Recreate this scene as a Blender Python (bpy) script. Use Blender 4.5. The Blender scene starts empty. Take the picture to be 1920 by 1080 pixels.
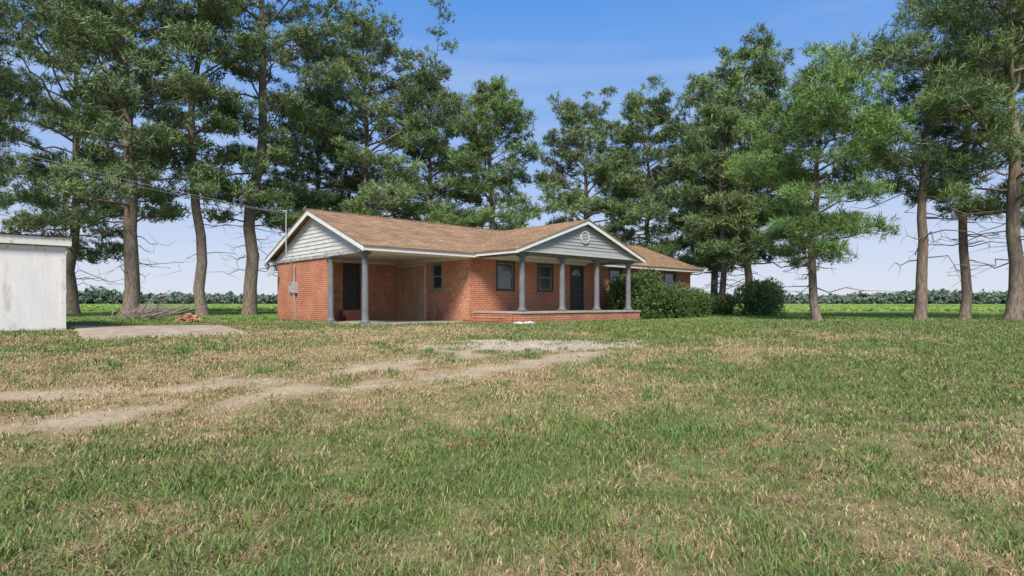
import bpy, math, random
import numpy as np
from mathutils import Vector, Matrix
random.seed(7)
scene=bpy.context.scene
scene.view_settings.view_transform='Standard'
try: scene.view_settings.look='None'
except Exception: pass
scene.view_settings.exposure=0

# ------------------------------------------------------------ helpers
def link(o,parent=None):
    scene.collection.objects.link(o)
    if parent is not None: o.parent=parent
    return o
def empty(name,loc=(0,0,0),rz=0,parent=None):
    e=bpy.data.objects.new(name,None); e.location=loc; e.rotation_euler=(0,0,rz); e.empty_display_size=.2
    return link(e,parent)
def np_mesh(name,verts,tris,col=None,mat=None,parent=None,smooth=False,n=3):
    verts=np.asarray(verts,dtype=np.float32).reshape(-1,3); tris=np.asarray(tris,dtype=np.int32).reshape(-1,n)
    me=bpy.data.meshes.new(name)
    me.vertices.add(len(verts)); me.vertices.foreach_set('co',verts.ravel())
    me.loops.add(tris.size); me.loops.foreach_set('vertex_index',tris.ravel())
    me.polygons.add(len(tris)); me.polygons.foreach_set('loop_start',np.arange(0,tris.size,n,dtype=np.int32))
    if smooth: me.polygons.foreach_set('use_smooth',np.ones(len(tris),dtype=bool))
    me.update(calc_edges=True)
    if col is not None:
        ca=me.color_attributes.new(name='Col',type='FLOAT_COLOR',domain='POINT')
        c=np.ones((len(verts),4),dtype=np.float32); c[:,:3]=col
        ca.data.foreach_set('color',c.ravel())
    if mat: me.materials.append(mat)
    o=bpy.data.objects.new(name,me)
    return link(o,parent)
class MB:
    def __init__(s): s.v=[]; s.f=[]
    def add(s,vs,fs):
        b=len(s.v); s.v+= [tuple(v) for v in vs]; s.f+=[tuple(b+i for i in f) for f in fs]
    def box(s,x0,x1,y0,y1,z0,z1):
        s.add([(x0,y0,z0),(x1,y0,z0),(x1,y1,z0),(x0,y1,z0),(x0,y0,z1),(x1,y0,z1),(x1,y1,z1),(x0,y1,z1)],
              [(0,3,2,1),(4,5,6,7),(0,1,5,4),(1,2,6,5),(2,3,7,6),(3,0,4,7)])
    def beam(s,p0,p1,side,th,hh):
        p0=Vector(p0);p1=Vector(p1);sd=Vector(side)*th;dz=Vector((0,0,-hh))
        s.add([p0,p1,p1+sd,p0+sd,p0+dz,p1+dz,p1+sd+dz,p0+sd+dz],
              [(0,1,2,3),(7,6,5,4),(0,4,5,1),(1,5,6,2),(2,6,7,3),(3,7,4,0)])
    def lathe(s,cx,cy,prof,n=24):
        b=len(s.v)
        for r,z in prof:
            for i in range(n):
                a=2*math.pi*i/n; s.v.append((cx+r*math.cos(a),cy+r*math.sin(a),z))
        for j in range(len(prof)-1):
            for i in range(n):
                k=(i+1)%n
                s.f.append((b+j*n+i,b+j*n+k,b+(j+1)*n+k,b+(j+1)*n+i))
        s.f.append(tuple(b+(len(prof)-1)*n+i for i in range(n)))
    def tube(s,pts,rad,n=6):
        b=len(s.v); P=[Vector(p) for p in pts]
        for i,p in enumerate(P):
            d=(P[min(i+1,len(P)-1)]-P[max(i-1,0)])
            if d.length<1e-6: d=Vector((0,0,1))
            d.normalize()
            a=Vector((0,0,1)) if abs(d.z)<.9 else Vector((1,0,0))
            u=d.cross(a).normalized(); w=d.cross(u)
            for k in range(n):
                t=2*math.pi*k/n
                s.v.append(tuple(p+(u*math.cos(t)+w*math.sin(t))*rad[i]))
        for j in range(len(P)-1):
            for k in range(n):
                q=(k+1)%n
                s.f.append((b+j*n+k,b+j*n+q,b+(j+1)*n+q,b+(j+1)*n+k))
        s.f.append(tuple(b+(len(P)-1)*n+k for k in range(n)))
    def obj(s,name,mat,parent=None,smooth=False,bevel=0):
        me=bpy.data.meshes.new(name); me.from_pydata(s.v,[],s.f); me.update()
        if smooth:
            for p in me.polygons: p.use_smooth=True
        if isinstance(mat,(list,tuple)):
            for m in mat: me.materials.append(m)
        else: me.materials.append(mat)
        o=bpy.data.objects.new(name,me); link(o,parent)
        if bevel:
            b=o.modifiers.new('bevel','BEVEL'); b.width=bevel; b.segments=2; b.limit_method='ANGLE'
        return o

# ------------------------------------------------------------ noise
_T=np.random.RandomState(5).rand(256,256)
def vn(x,y):
    xi=np.floor(x).astype(int); yi=np.floor(y).astype(int); fx=x-xi; fy=y-yi
    fx=fx*fx*(3-2*fx); fy=fy*fy*(3-2*fy)
    a=_T[xi%256,yi%256]; b=_T[(xi+1)%256,yi%256]; c=_T[xi%256,(yi+1)%256]; d=_T[(xi+1)%256,(yi+1)%256]
    return (a*(1-fx)+b*fx)*(1-fy)+(c*(1-fx)+d*fx)*fy
def fbm(x,y,f,o=3,seed=0):
    s=0;a=.5;t=0
    x=x+seed*17.3; y=y-seed*9.1
    for i in range(o):
        s=s+a*vn(x*f+31.7*i,y*f+11.3*i); t+=a; a*=.55; f*=2.1
    return s/t
def sst(a,b,x):
    u=np.clip((x-a)/(b-a),0,1); return u*u*(3-2*u)

# ------------------------------------------------------------ materials
def new_mat(name):
    m=bpy.data.materials.new(name); m.use_nodes=True
    nt=m.node_tree; b=nt.nodes['Principled BSDF']
    b.inputs['Specular IOR Level'].default_value=.3
    return m,nt,b
def N(nt,t,**kw):
    n=nt.nodes.new(t)
    for k,v in kw.items(): setattr(n,k,v)
    return n
def noisy(name,c1,c2,scale=6,rough=.8,bump=.2,bscale=None,detail=6,c3=None,s3=1.2,t3=(.55,.7),stretch=(1,1,1),spec=.3):
    m,nt,b=new_mat(name); b.inputs['Specular IOR Level'].default_value=spec
    tc=N(nt,'ShaderNodeTexCoord'); mp=N(nt,'ShaderNodeMapping'); mp.inputs['Scale'].default_value=stretch
    nt.links.new(tc.outputs['Object'],mp.inputs[0])
    n=N(nt,'ShaderNodeTexNoise'); n.inputs['Scale'].default_value=scale; n.inputs['Detail'].default_value=detail; n.inputs['Roughness'].default_value=.65
    nt.links.new(mp.outputs[0],n.inputs['Vector'])
    r=N(nt,'ShaderNodeValToRGB'); r.color_ramp.elements[0].position=.35; r.color_ramp.elements[1].position=.65
    r.color_ramp.elements[0].color=(*c1,1); r.color_ramp.elements[1].color=(*c2,1)
    nt.links.new(n.outputs[0],r.inputs[0]); out=r.outputs[0]
    if c3:
        n3=N(nt,'ShaderNodeTexNoise'); n3.inputs['Scale'].default_value=s3; n3.inputs['Detail'].default_value=8; n3.inputs['Roughness'].default_value=.7
        nt.links.new(mp.outputs[0],n3.inputs['Vector'])
        r3=N(nt,'ShaderNodeMapRange'); r3.inputs[1].default_value=t3[0]; r3.inputs[2].default_value=t3[1]
        nt.links.new(n3.outputs[0],r3.inputs[0])
        mx=N(nt,'ShaderNodeMixRGB'); nt.links.new(r3.outputs[0],mx.inputs[0]); nt.links.new(out,mx.inputs[1]); mx.inputs[2].default_value=(*c3,1)
        out=mx.outputs[0]
    nt.links.new(out,b.inputs['Base Color']); b.inputs['Roughness'].default_value=rough
    if bump:
        bn=N(nt,'ShaderNodeTexNoise'); bn.inputs['Scale'].default_value=bscale or scale*4; bn.inputs['Detail'].default_value=5
        nt.links.new(mp.outputs[0],bn.inputs['Vector'])
        bp=N(nt,'ShaderNodeBump'); bp.inputs['Strength'].default_value=bump; bp.inputs['Distance'].default_value=.02
        nt.links.new(bn.outputs[0],bp.inputs['Height']); nt.links.new(bp.outputs[0],b.inputs['Normal'])
    return m
def brick_mat(name,pale=.0):
    m,nt,b=new_mat(name)
    tc=N(nt,'ShaderNodeTexCoord'); sp=N(nt,'ShaderNodeSeparateXYZ'); nt.links.new(tc.outputs['Object'],sp.inputs[0])
    ad=N(nt,'ShaderNodeMath',operation='ADD'); nt.links.new(sp.outputs[0],ad.inputs[0]); nt.links.new(sp.outputs[1],ad.inputs[1])
    cb=N(nt,'ShaderNodeCombineXYZ'); nt.links.new(ad.outputs[0],cb.inputs[0]); nt.links.new(sp.outputs[2],cb.inputs[1])
    def brick(c1,c2,mo,bias):
        br=N(nt,'ShaderNodeTexBrick'); nt.links.new(cb.outputs[0],br.inputs['Vector'])
        br.inputs['Scale'].default_value=1; br.inputs['Brick Width'].default_value=.215; br.inputs['Row Height'].default_value=.078
        br.inputs['Mortar Size'].default_value=.009; br.inputs['Mortar Smooth'].default_value=.2; br.inputs['Bias'].default_value=bias
        br.inputs['Color1'].default_value=(*c1,1); br.inputs['Color2'].default_value=(*c2,1); br.inputs['Mortar'].default_value=(*mo,1)
        return br
    br=brick((.45,.11,.042),(.66,.235,.11),(.58,.42,.31),-.1)
    n=N(nt,'ShaderNodeTexNoise'); n.inputs['Scale'].default_value=8; n.inputs['Detail'].default_value=8; n.inputs['Roughness'].default_value=.85
    nt.links.new(tc.outputs['Object'],n.inputs['Vector'])
    mr=N(nt,'ShaderNodeMapRange'); mr.inputs[1].default_value=.51-pale*.05; mr.inputs[2].default_value=.60-pale*.05; mr.inputs[4].default_value=.7+pale*.2
    nt.links.new(n.outputs[0],mr.inputs[0])
    mx=N(nt,'ShaderNodeMixRGB'); nt.links.new(mr.outputs[0],mx.inputs[0]); nt.links.new(br.outputs[0],mx.inputs[1]); mx.inputs[2].default_value=(.74,.45,.30,1)
    n2=N(nt,'ShaderNodeTexNoise'); n2.inputs['Scale'].default_value=1.1; n2.inputs['Detail'].default_value=5
    nt.links.new(tc.outputs['Object'],n2.inputs['Vector'])
    mr2=N(nt,'ShaderNodeMapRange'); mr2.inputs[1].default_value=.3; mr2.inputs[2].default_value=.7; mr2.inputs[3].default_value=.8; mr2.inputs[4].default_value=1.12
    nt.links.new(n2.outputs[0],mr2.inputs[0])
    mu=N(nt,'ShaderNodeMixRGB',blend_type='MULTIPLY'); mu.inputs[0].default_value=1
    nt.links.new(mx.outputs[0],mu.inputs[1]); nt.links.new(mr2.outputs[0],mu.inputs[2])
    br2=brick((0,0,0),(1,1,1),(0,0,0),-.3)
    mf=N(nt,'ShaderNodeMath',operation='MULTIPLY'); mf.inputs[1].default_value=.8; nt.links.new(br2.outputs[0],mf.inputs[0])
    dk=N(nt,'ShaderNodeMixRGB',blend_type='MULTIPLY'); nt.links.new(mf.outputs[0],dk.inputs[0])
    nt.links.new(mu.outputs[0],dk.inputs[1]); dk.inputs[2].default_value=(.55,.42,.42,1)
    gr=N(nt,'ShaderNodeMapRange'); gr.inputs[1].default_value=0; gr.inputs[2].default_value=.45; gr.inputs[3].default_value=.75; gr.inputs[4].default_value=1
    nt.links.new(sp.outputs[2],gr.inputs[0])
    dm_=N(nt,'ShaderNodeMixRGB',blend_type='MULTIPLY'); dm_.inputs[0].default_value=1; nt.links.new(dk.outputs[0],dm_.inputs[1]); nt.links.new(gr.outputs[0],dm_.inputs[2])
    nt.links.new(dm_.outputs[0],b.inputs['Base Color']); b.inputs['Roughness'].default_value=.85
    iv=N(nt,'ShaderNodeMath',operation='SUBTRACT'); iv.inputs[0].default_value=1; nt.links.new(br.outputs['Fac'],iv.inputs[1])
    bp=N(nt,'ShaderNodeBump'); bp.inputs['Strength'].default_value=.5; bp.inputs['Distance'].default_value=.01
    nt.links.new(iv.outputs[0],bp.inputs['Height']); nt.links.new(bp.outputs[0],b.inputs['Normal'])
    return m
def shingle_mat(name,swap):
    m,nt,b=new_mat(name)
    tc=N(nt,'ShaderNodeTexCoord'); sp=N(nt,'ShaderNodeSeparateXYZ'); nt.links.new(tc.outputs['Object'],sp.inputs[0])
    cb=N(nt,'ShaderNodeCombineXYZ')
    nt.links.new(sp.outputs[1 if swap else 0],cb.inputs[0]); nt.links.new(sp.outputs[0 if swap else 1],cb.inputs[1])
    br=N(nt,'ShaderNodeTexBrick'); nt.links.new(cb.outputs[0],br.inputs['Vector'])
    br.inputs['Scale'].default_value=1; br.inputs['Brick Width'].default_value=.32; br.inputs['Row Height'].default_value=.135
    br.inputs['Mortar Size'].default_value=.012; br.inputs['Mortar Smooth'].default_value=.4
    br.inputs['Color1'].default_value=(.29,.18,.11,1); br.inputs['Color2'].default_value=(.42,.275,.17,1); br.inputs['Mortar'].default_value=(.17,.10,.06,1)
    n=N(nt,'ShaderNodeTexNoise'); n.inputs['Scale'].default_value=.9; n.inputs['Detail'].default_value=10; n.inputs['Roughness'].default_value=.75
    nt.links.new(tc.outputs['Object'],n.inputs['Vector'])
    mr=N(nt,'ShaderNodeMapRange'); mr.inputs[1].default_value=.3; mr.inputs[2].default_value=.7; mr.inputs[3].default_value=.7; mr.inputs[4].default_value=1.25
    nt.links.new(n.outputs[0],mr.inputs[0])
    mu=N(nt,'ShaderNodeMixRGB',blend_type='MULTIPLY'); mu.inputs[0].default_value=1
    nt.links.new(br.outputs[0],mu.inputs[1]); nt.links.new(mr.outputs[0],mu.inputs[2])
    g=N(nt,'ShaderNodeTexNoise'); g.inputs['Scale'].default_value=18; g.inputs['Detail'].default_value=4
    nt.links.new(tc.outputs['Object'],g.inputs['Vector'])
    mg=N(nt,'ShaderNodeMapRange'); mg.inputs[1].default_value=.3; mg.inputs[2].default_value=.7; mg.inputs[3].default_value=.75; mg.inputs[4].default_value=1.25
    nt.links.new(g.outputs[0],mg.inputs[0])
    m2=N(nt,'ShaderNodeMixRGB',blend_type='MULTIPLY'); m2.inputs[0].default_value=1
    nt.links.new(mu.outputs[0],m2.inputs[1]); nt.links.new(mg.outputs[0],m2.inputs[2])
    nt.links.new(m2.outputs[0],b.inputs['Base Color']); b.inputs['Roughness'].default_value=.95; b.inputs['Specular IOR Level'].default_value=.15
    bp=N(nt,'ShaderNodeBump'); bp.inputs['Strength'].default_value=.4; bp.inputs['Distance'].default_value=.01
    iv=N(nt,'ShaderNodeMath',operation='SUBTRACT'); iv.inputs[0].default_value=1; nt.links.new(br.outputs['Fac'],iv.inputs[1])
    nt.links.new(iv.outputs[0],bp.inputs['Height']); nt.links.new(bp.outputs[0],b.inputs['Normal'])
    return m
def leaf_mat(name,rough=.6,spec=.25):
    m,nt,b=new_mat(name); b.inputs['Roughness'].default_value=rough; b.inputs['Specular IOR Level'].default_value=spec
    at=N(nt,'ShaderNodeAttribute'); at.attribute_name='Col'
    nt.links.new(at.outputs['Color'],b.inputs['Base Color'])
    return m

M_brick=brick_mat('brick'); M_brick2=brick_mat('weathered_brick',1.0)
M_sh=shingle_mat('shingles_main',False); M_sh2=shingle_mat('shingles_portico',True)
M_white=noisy('white_trim_paint',(.76,.75,.72),(.84,.83,.80),5,.6,.1)
M_cream=noisy('cream_paint',(.66,.60,.50),(.78,.73,.64),4,.7,.1)
M_peel=noisy('peeling_white_siding',(.60,.59,.57),(.72,.71,.69),3,.7,.2,c3=(.36,.33,.30),s3=2.5,t3=(.56,.66),stretch=(1,.5,3))
M_peel2=noisy('peeling_grey_beam',(.22,.23,.24),(.62,.61,.57),3,.7,.2,stretch=(1,1,3))
M_gsid=noisy('grey_siding',(.35,.36,.345),(.43,.44,.42),3,.7,.1,c3=(.54,.54,.52),s3=3,t3=(.6,.75),stretch=(.5,1,3))
M_grey=noisy('grey_column_paint',(.15,.16,.168),(.21,.22,.228),3,.5,.1,c3=(.33,.33,.33),s3=5,t3=(.63,.72))
M_frame=noisy('window_frame_paint',(.06,.065,.065),(.085,.09,.09),4,.5,.05)
M_sash=noisy('window_sash_paint',(.24,.25,.24),(.33,.34,.33),4,.5,.05)
M_door=noisy('dark_door_paint',(.05,.06,.06),(.08,.09,.09),4,.5,.08)
M_ply=noisy('plywood',(.48,.32,.20),(.68,.50,.33),2.2,.8,.2,c3=(.30,.18,.11),s3=1.1,t3=(.5,.68),stretch=(2.5,2.5,.6))
M_conc=noisy('concrete',(.38,.34,.29),(.52,.47,.40),3,.9,.3,c3=(.28,.23,.18),s3=1.5,t3=(.52,.68))
M_pad=noisy('old_concrete',(.40,.30,.22),(.56,.44,.33),1.5,.9,.3,c3=(.24,.18,.12),s3=2.2,t3=(.52,.64))
M_shedw=noisy('whitewashed_wall',(.68,.67,.65),(.80,.79,.77),1.2,.8,.3,bscale=12,c3=(.42,.36,.29),s3=1.6,t3=(.55,.75),stretch=(1.4,1.4,.45))
M_metal=noisy('galvanised_metal',(.35,.36,.37),(.45,.46,.47),6,.45,.1)
M_rust=noisy('weathered_fascia',(.64,.63,.60),(.74,.73,.71),3,.7,.2,c3=(.30,.16,.09),s3=3,t3=(.53,.66))
M_bark=noisy('pine_bark',(.12,.09,.07),(.32,.26,.21),5,.95,.9,bscale=16,stretch=(3,3,.6))
M_dead=noisy('dead_wood',(.22,.18,.15),(.38,.33,.29),5,.95,.3)
M_wire=noisy('weathered_cable',(.22,.22,.22),(.3,.3,.3),5,.6,0)
M_rock=noisy('pale_rock',(.52,.49,.45),(.70,.68,.64),8,.9,.5)
M_needle=leaf_mat('pine_needles',.5,.3); M_leaf=leaf_mat('bush_leaves',.45,.4); M_grass=leaf_mat('grass_blades',.6,.2)
M_dist=leaf_mat('distant_leaves',.8,.1)
m,nt,b=new_mat('window_glass'); M_glass=m
b.inputs['Base Color'].default_value=(.05,.06,.06,1); b.inputs['Roughness'].default_value=.07; b.inputs['Specular IOR Level'].default_value=1.0
_n=N(nt,'ShaderNodeTexNoise'); _n.inputs['Scale'].default_value=2.5; _b=N(nt,'ShaderNodeBump'); _b.inputs['Strength'].default_value=.06
nt.links.new(_n.outputs[0],_b.inputs['Height']); nt.links.new(_b.outputs[0],b.inputs['Normal'])

# ------------------------------------------------------------ terrain
def g(x,y):
    x=np.asarray(x,float); y=np.asarray(y,float)
    r=np.sqrt((x*.35)**2+np.maximum(y,-6)**2)
    base=-.55*(1-sst(2,16,np.where(y<0,0,r)))
    return base+(fbm(x,y,.35,2,3)-.5)*.05*(1-sst(14,17,y))
def gz(x,y): return float(g(np.array([x]),np.array([y]))[0])

def dpoly(x,y,pts):
    d=np.full(np.shape(x),1e9)
    for (ax,ay),(bx,by) in zip(pts[:-1],pts[1:]):
        vx,vy=bx-ax,by-ay; t=np.clip(((x-ax)*vx+(y-ay)*vy)/(vx*vx+vy*vy),0,1)
        d=np.minimum(d,np.hypot(x-ax-vx*t,y-ay-vy*t))
    return d
LA=[(-16,3.6),(-6.2,6.8),(-4,7.8),(-2.06,9.2),(-.7,11),(.9,12)]
LB=[(-16,1.7),(-5.2,5.45),(-4.1,6.1),(-2.5,7.4),(.17,9.4),(1.6,11)]
LC=[(-18,5),(-8,9.4),(-3.4,11.6),(-1.5,15)]
TREES=[ # x,y,H,crownbase,R,r0,seed,leanx,leany,density,tint
 (-27.5,27,21,4.0,5.8,.36,1, .02,0,1.0,0),
 (-20.9,32,23,5.0,5.4,.40,2,-.05,0,.95,0),
 (-30,40,22,4,6,.35,3,0,0,.9,0),
 (-18.0,34,23,6.5,4.0,.32,4,-.03,0,.7,.15),
 (-16.6,37,27,5.5,5.0,.42,5, .02,0,.85,0),
 (-15.0,46,17,4,4.6,.3,6,0,0,.9,.1),
 (-11.0,44,21.2,3.8,6.0,.35,7,0,0,1.1,.1),
 (-6.6,48,19.4,3.8,4.8,.32,8,0,0,1.0,0),
 (-1.9,46,18.0,3.4,4.3,.32,9,0,0,1.2,.4),
 (6.4,50,17.4,3.2,4.6,.3,10,0,0,1.15,0),
 (11.2,47,16.6,3.2,4.9,.3,11,0,0,1.2,.1),
 (15.6,45,16.8,3,3.8,.3,12,0,0,1.0,0),
 (15.4,38,17.2,3.2,4.2,.27,13,0,0,1.1,.2),
 (12.9,36,12.5,3.0,3.0,.22,14,0,0,.9,.1),
 (13.05,25,10.6,2.7,2.9,.19,15,0,0,1.05,.75),
 (18.15,26,13.0,5.4,3.9,.25,22,0,0,.55,.2),
 (20.9,27,15.8,4.6,3.6,.22,17,.02,0,.62,.1),
 (21.4,25,18,4.4,4.6,.30,18,.0,0,.75,.1),
 (26.5,27,17,3.6,4.6,.3,19,0,0,.8,0),
]
def masks(x,y):
    n3=fbm(x,y,1.6,3,1); n1=fbm(x,y,.28,3,2); n4=fbm(x,y,5.5,2,4); n5=fbm(x,y,.7,3,6)
    da=dpoly(x,y,LA)+(n5-.5)*.5; db=dpoly(x,y,LB)+(n5-.5)*.5; dc=dpoly(x,y,LC)
    tr=np.maximum(np.clip(1-da/.66,0,1),np.clip(1-db/.58,0,1))
    tr=np.clip(tr*1.9*(n3*2.4-.74)+(n4-.5)*.8*(tr>0),0,1)*.92
    gr=np.clip(1.35-np.hypot((x-.55)/2.6,(y-11.9-.08*x)/1.4),0,1)
    gr=np.clip(gr*2.4-(1-n3)*2.1+(n4-.5)*1.2,0,1)
    mid=np.clip(1.1-np.minimum(da,db)/2.2,0,1)
    cp=np.clip(1-np.hypot((x+3.2)/3.6,(y-15.5)/2.6),0,1)
    dry=.30+(n1-.5)*2.1+(n3-.5)*1.3+(n4-.5)*.9+mid*.5+np.clip(1-dc/2.8,0,1)*.5+cp*.7+.10*(1-sst(2.5,5,y))
    dry=dry-.28*sst(3,9,x)*sst(8,13,y)-.25*sst(17,21,y)
    return np.clip(dry,0,1),tr,gr
def gcol(x,y):
    dry,tr,gr=masks(x,y)
    n=fbm(x,y,2.3,3,7)[...,None]
    green=np.array([.14,.175,.058])*(.75+.5*n); tan=np.array([.35,.27,.14])*(.8+.4*n)
    c=green*(1-dry[...,None])+tan*dry[...,None]
    dirt=np.array([.52,.41,.28])*(.8+.4*n); grv=np.array([.58,.50,.39])*(.75+.5*n)
    c=c*(1-tr[...,None])+dirt*tr[...,None]; c=c*(1-gr[...,None])+grv*gr[...,None]
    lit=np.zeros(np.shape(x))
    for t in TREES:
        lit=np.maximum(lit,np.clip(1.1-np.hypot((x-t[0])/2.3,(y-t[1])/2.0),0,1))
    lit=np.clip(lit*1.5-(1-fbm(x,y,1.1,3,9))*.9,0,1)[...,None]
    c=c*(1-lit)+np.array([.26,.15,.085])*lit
    far=sst(26,34,y)[...,None]
    c=c*(1-far*(1-lit))+np.array([.21,.32,.085])*(.8+.4*n)*far*(1-lit)
    return c
def axis(lo,hi,step,far,grow=1.25):
    a=list(np.arange(lo,hi+1e-6,step)); s=step; v=a[-1]
    while v<far: s*=grow; v+=s; a.append(v)
    s=step; v=a[0]; pre=[]
    while v>-far: s*=grow; v-=s; pre.append(v)
    return np.array(pre[::-1]+a)
ax=axis(-15,15,.13,2600); ay=axis(0,20,.11,2600)
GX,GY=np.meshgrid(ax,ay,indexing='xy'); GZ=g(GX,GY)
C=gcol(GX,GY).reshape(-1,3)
V=np.stack([GX,GY,GZ],-1).reshape(-1,3); nx=len(ax); ny=len(ay)
I=np.arange(nx*ny).reshape(ny,nx)
Q=np.stack([I[:-1,:-1],I[:-1,1:],I[1:,1:],I[1:,:-1]],-1).reshape(-1,4)
m,nt,b=new_mat('ground_soil_and_turf'); M_ground=m
at=N(nt,'ShaderNodeAttribute'); at.attribute_name='Col'
gp=N(nt,'ShaderNodeNewGeometry')
n=N(nt,'ShaderNodeTexNoise'); n.inputs['Scale'].default_value=14; n.inputs['Detail'].default_value=8; n.inputs['Roughness'].default_value=.8
nt.links.new(gp.outputs['Position'],n.inputs['Vector'])
mr=N(nt,'ShaderNodeMapRange'); mr.inputs[1].default_value=.3; mr.inputs[2].default_value=.7; mr.inputs[3].default_value=.55; mr.inputs[4].default_value=1.35
nt.links.new(n.outputs[0],mr.inputs[0])
mu=N(nt,'ShaderNodeMixRGB',blend_type='MULTIPLY'); mu.inputs[0].default_value=1
nt.links.new(at.outputs['Color'],mu.inputs[1]); nt.links.new(mr.outputs[0],mu.inputs[2])
nt.links.new(mu.outputs[0],b.inputs['Base Color']); b.inputs['Roughness'].default_value=1; b.inputs['Specular IOR Level'].default_value=.05
bp=N(nt,'ShaderNodeBump'); bp.inputs['Strength'].default_value=.6; bp.inputs['Distance'].default_value=.03
nt.links.new(n.outputs[0],bp.inputs['Height']); nt.links.new(bp.outputs[0],b.inputs['Normal'])
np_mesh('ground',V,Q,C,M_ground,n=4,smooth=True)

HP=Vector((-4.95,19.6,0)); HA=math.atan2(.678,.735)
cu,su=math.cos(HA),math.sin(HA)
def to_local(x,y):
    dx=x-HP.x; dy=y-HP.y
    return dx*cu+dy*su, -dx*su+dy*cu

PADQ=[(-13.6,17.9),(-9.3,18.8),(-6.4,14.3),(-9.2,12.6)]
def in_pad(x,y):
    s=np.ones(np.shape(x),bool)
    for i in range(4):
        a=PADQ[i]; c=PADQ[(i+1)%4]
        s&=((c[0]-a[0])*(y-a[1])-(c[1]-a[1])*(x-a[0]))<=0
    return s
# ------------------------------------------------------------ grass
def blades(name,x,y,h,w,col,rs,lean=.5):
    k=len(x); z=g(x,y)-.004
    a=rs.rand(k)*2*np.pi; dx=np.cos(a); dy=np.sin(a)
    b2=rs.rand(k)*2*np.pi; lx=np.cos(b2)*lean*h*rs.rand(k); ly=np.sin(b2)*lean*h*rs.rand(k)
    P=np.zeros((k,5,3))
    P[:,0]=np.stack([x-dx*w/2,y-dy*w/2,z],-1); P[:,1]=np.stack([x+dx*w/2,y+dy*w/2,z],-1)
    mx=x+lx*.35; my=y+ly*.35; mz=z+h*.6
    P[:,2]=np.stack([mx-dx*w*.38,my-dy*w*.38,mz],-1); P[:,3]=np.stack([mx+dx*w*.38,my+dy*w*.38,mz],-1)
    P[:,4]=np.stack([x+lx,y+ly,z+h*(1-.25*rs.rand(k))],-1)
    B=(np.arange(k)*5)[:,None,None]
    T=(np.array([[0,1,3],[0,3,2],[2,3,4]])[None]+B).reshape(-1,3)
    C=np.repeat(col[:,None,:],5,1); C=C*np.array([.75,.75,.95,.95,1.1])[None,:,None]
    return P.reshape(-1,3),T,C.reshape(-1,3)
def join(parts):
    vs=[];ts=[];cs=[];o=0
    for v,t,c in parts: vs.append(v); ts.append(t+o); cs.append(c); o+=len(v)
    return np.concatenate(vs),np.concatenate(ts),np.concatenate(cs)
rs=np.random.RandomState(3)
parts=[]
K=440000
y=1.0+22*rs.rand(K)**1.15; x=(rs.rand(K)*2-1)*(1.05*y+.6)
dry,tr,gr=masks(x,y)
lx_,ly_=to_local(x,y)
ins=((lx_>-.1)&(ly_>-.3))|((lx_>4)&(lx_<12)&(ly_>-2.7))
pad=in_pad(x,y); shed=(((x+12.07)*cu+(y-15.8)*su)<0)&((-(x+12.07)*su+(y-15.8)*cu)>0)
cl=fbm(x,y,3.2,3,13)
keep=(rs.rand(K)>np.clip(tr*1.08+gr*1.3,0,.975))&(~ins)&(~shed)&(~pad|(rs.rand(K)<.04))&(rs.rand(K)<.36+cl*1.1)
x=x[keep];y=y[keep];dry=dry[keep];cl=cl[keep];k=len(x)
isdry=rs.rand(k)<np.clip(dry*.9+.15,0,1)
v=(.58+.78*rs.rand(k))[:,None]
gcolr=np.stack([.150+.065*rs.rand(k),.215+.06*rs.rand(k),.058+.03*rs.rand(k)],-1)
tcolr=np.stack([.44+.1*rs.rand(k),.34+.07*rs.rand(k),.185+.06*rs.rand(k)],-1)
col=np.where(isdry[:,None],tcolr,gcolr)*v
h=(.022+.042*rs.rand(k))*(.25+1.5*cl)*np.where(isdry,.75,1.1)*(1+y*.02)
w=(.0025+.0024*rs.rand(k))*(1+y*.26)
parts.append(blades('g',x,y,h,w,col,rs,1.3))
cx=[];cy=[];
for i in range(280):
    yy=1.4+rs.rand()**1.3*12; xx=(rs.rand()*2-1)*yy*1.0
    d,t_,r_=masks(np.array([xx]),np.array([yy]))
    if t_[0]>.3 or r_[0]>.2: continue
    m_=rs.randint(20,60); s_=.05+.09*rs.rand()
    cx.append(xx+rs.randn(m_)*s_); cy.append(yy+rs.randn(m_)*s_)
for (ax_,ay_),(bx_,by_),cnt in [((-13.6,17.9),(-9.3,18.8),500),((-9.2,12.6),(-6.4,14.3),300),((-20,8.4),(-12.1,15.7),900),((-12.1,15.7),(-12.6,16.4),60)]:
    t=rs.rand(cnt); cx.append(ax_+(bx_-ax_)*t+rs.randn(cnt)*.08); cy.append(ay_+(by_-ay_)*t+rs.randn(cnt)*.08-.05)
for t0,t1,s_,cnt in [(4.7,12,-2.8,600),(12,21,-.15,600)]:
    t=t0+(t1-t0)*rs.rand(cnt); ss=s_-np.abs(rs.randn(cnt))*.08
    cx.append(HP.x+t*cu-ss*su); cy.append(HP.y+t*su+ss*cu)
t=np.zeros(500)-.08-np.abs(rs.randn(500))*.08; ss=2.9+4.7*rs.rand(500)
cx.append(HP.x+t*cu-ss*su); cy.append(HP.y+t*su+ss*cu)
x=np.concatenate(cx); y=np.concatenate(cy); k=len(x)
col=np.stack([.12+.06*rs.rand(k),.22+.08*rs.rand(k),.05+.03*rs.rand(k)],-1)
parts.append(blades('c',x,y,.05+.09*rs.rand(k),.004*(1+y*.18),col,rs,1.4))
cx=[];cy=[];
spots=[(-1.45,2.9),(1.9,3.0),(-1.35,2.4),(-.25,2.35),(-1.7,2.3)]+[((rs.rand()*2-1)*q*.95,q) for q in (1.5+rs.rand(170)**1.4*9)]
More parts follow.
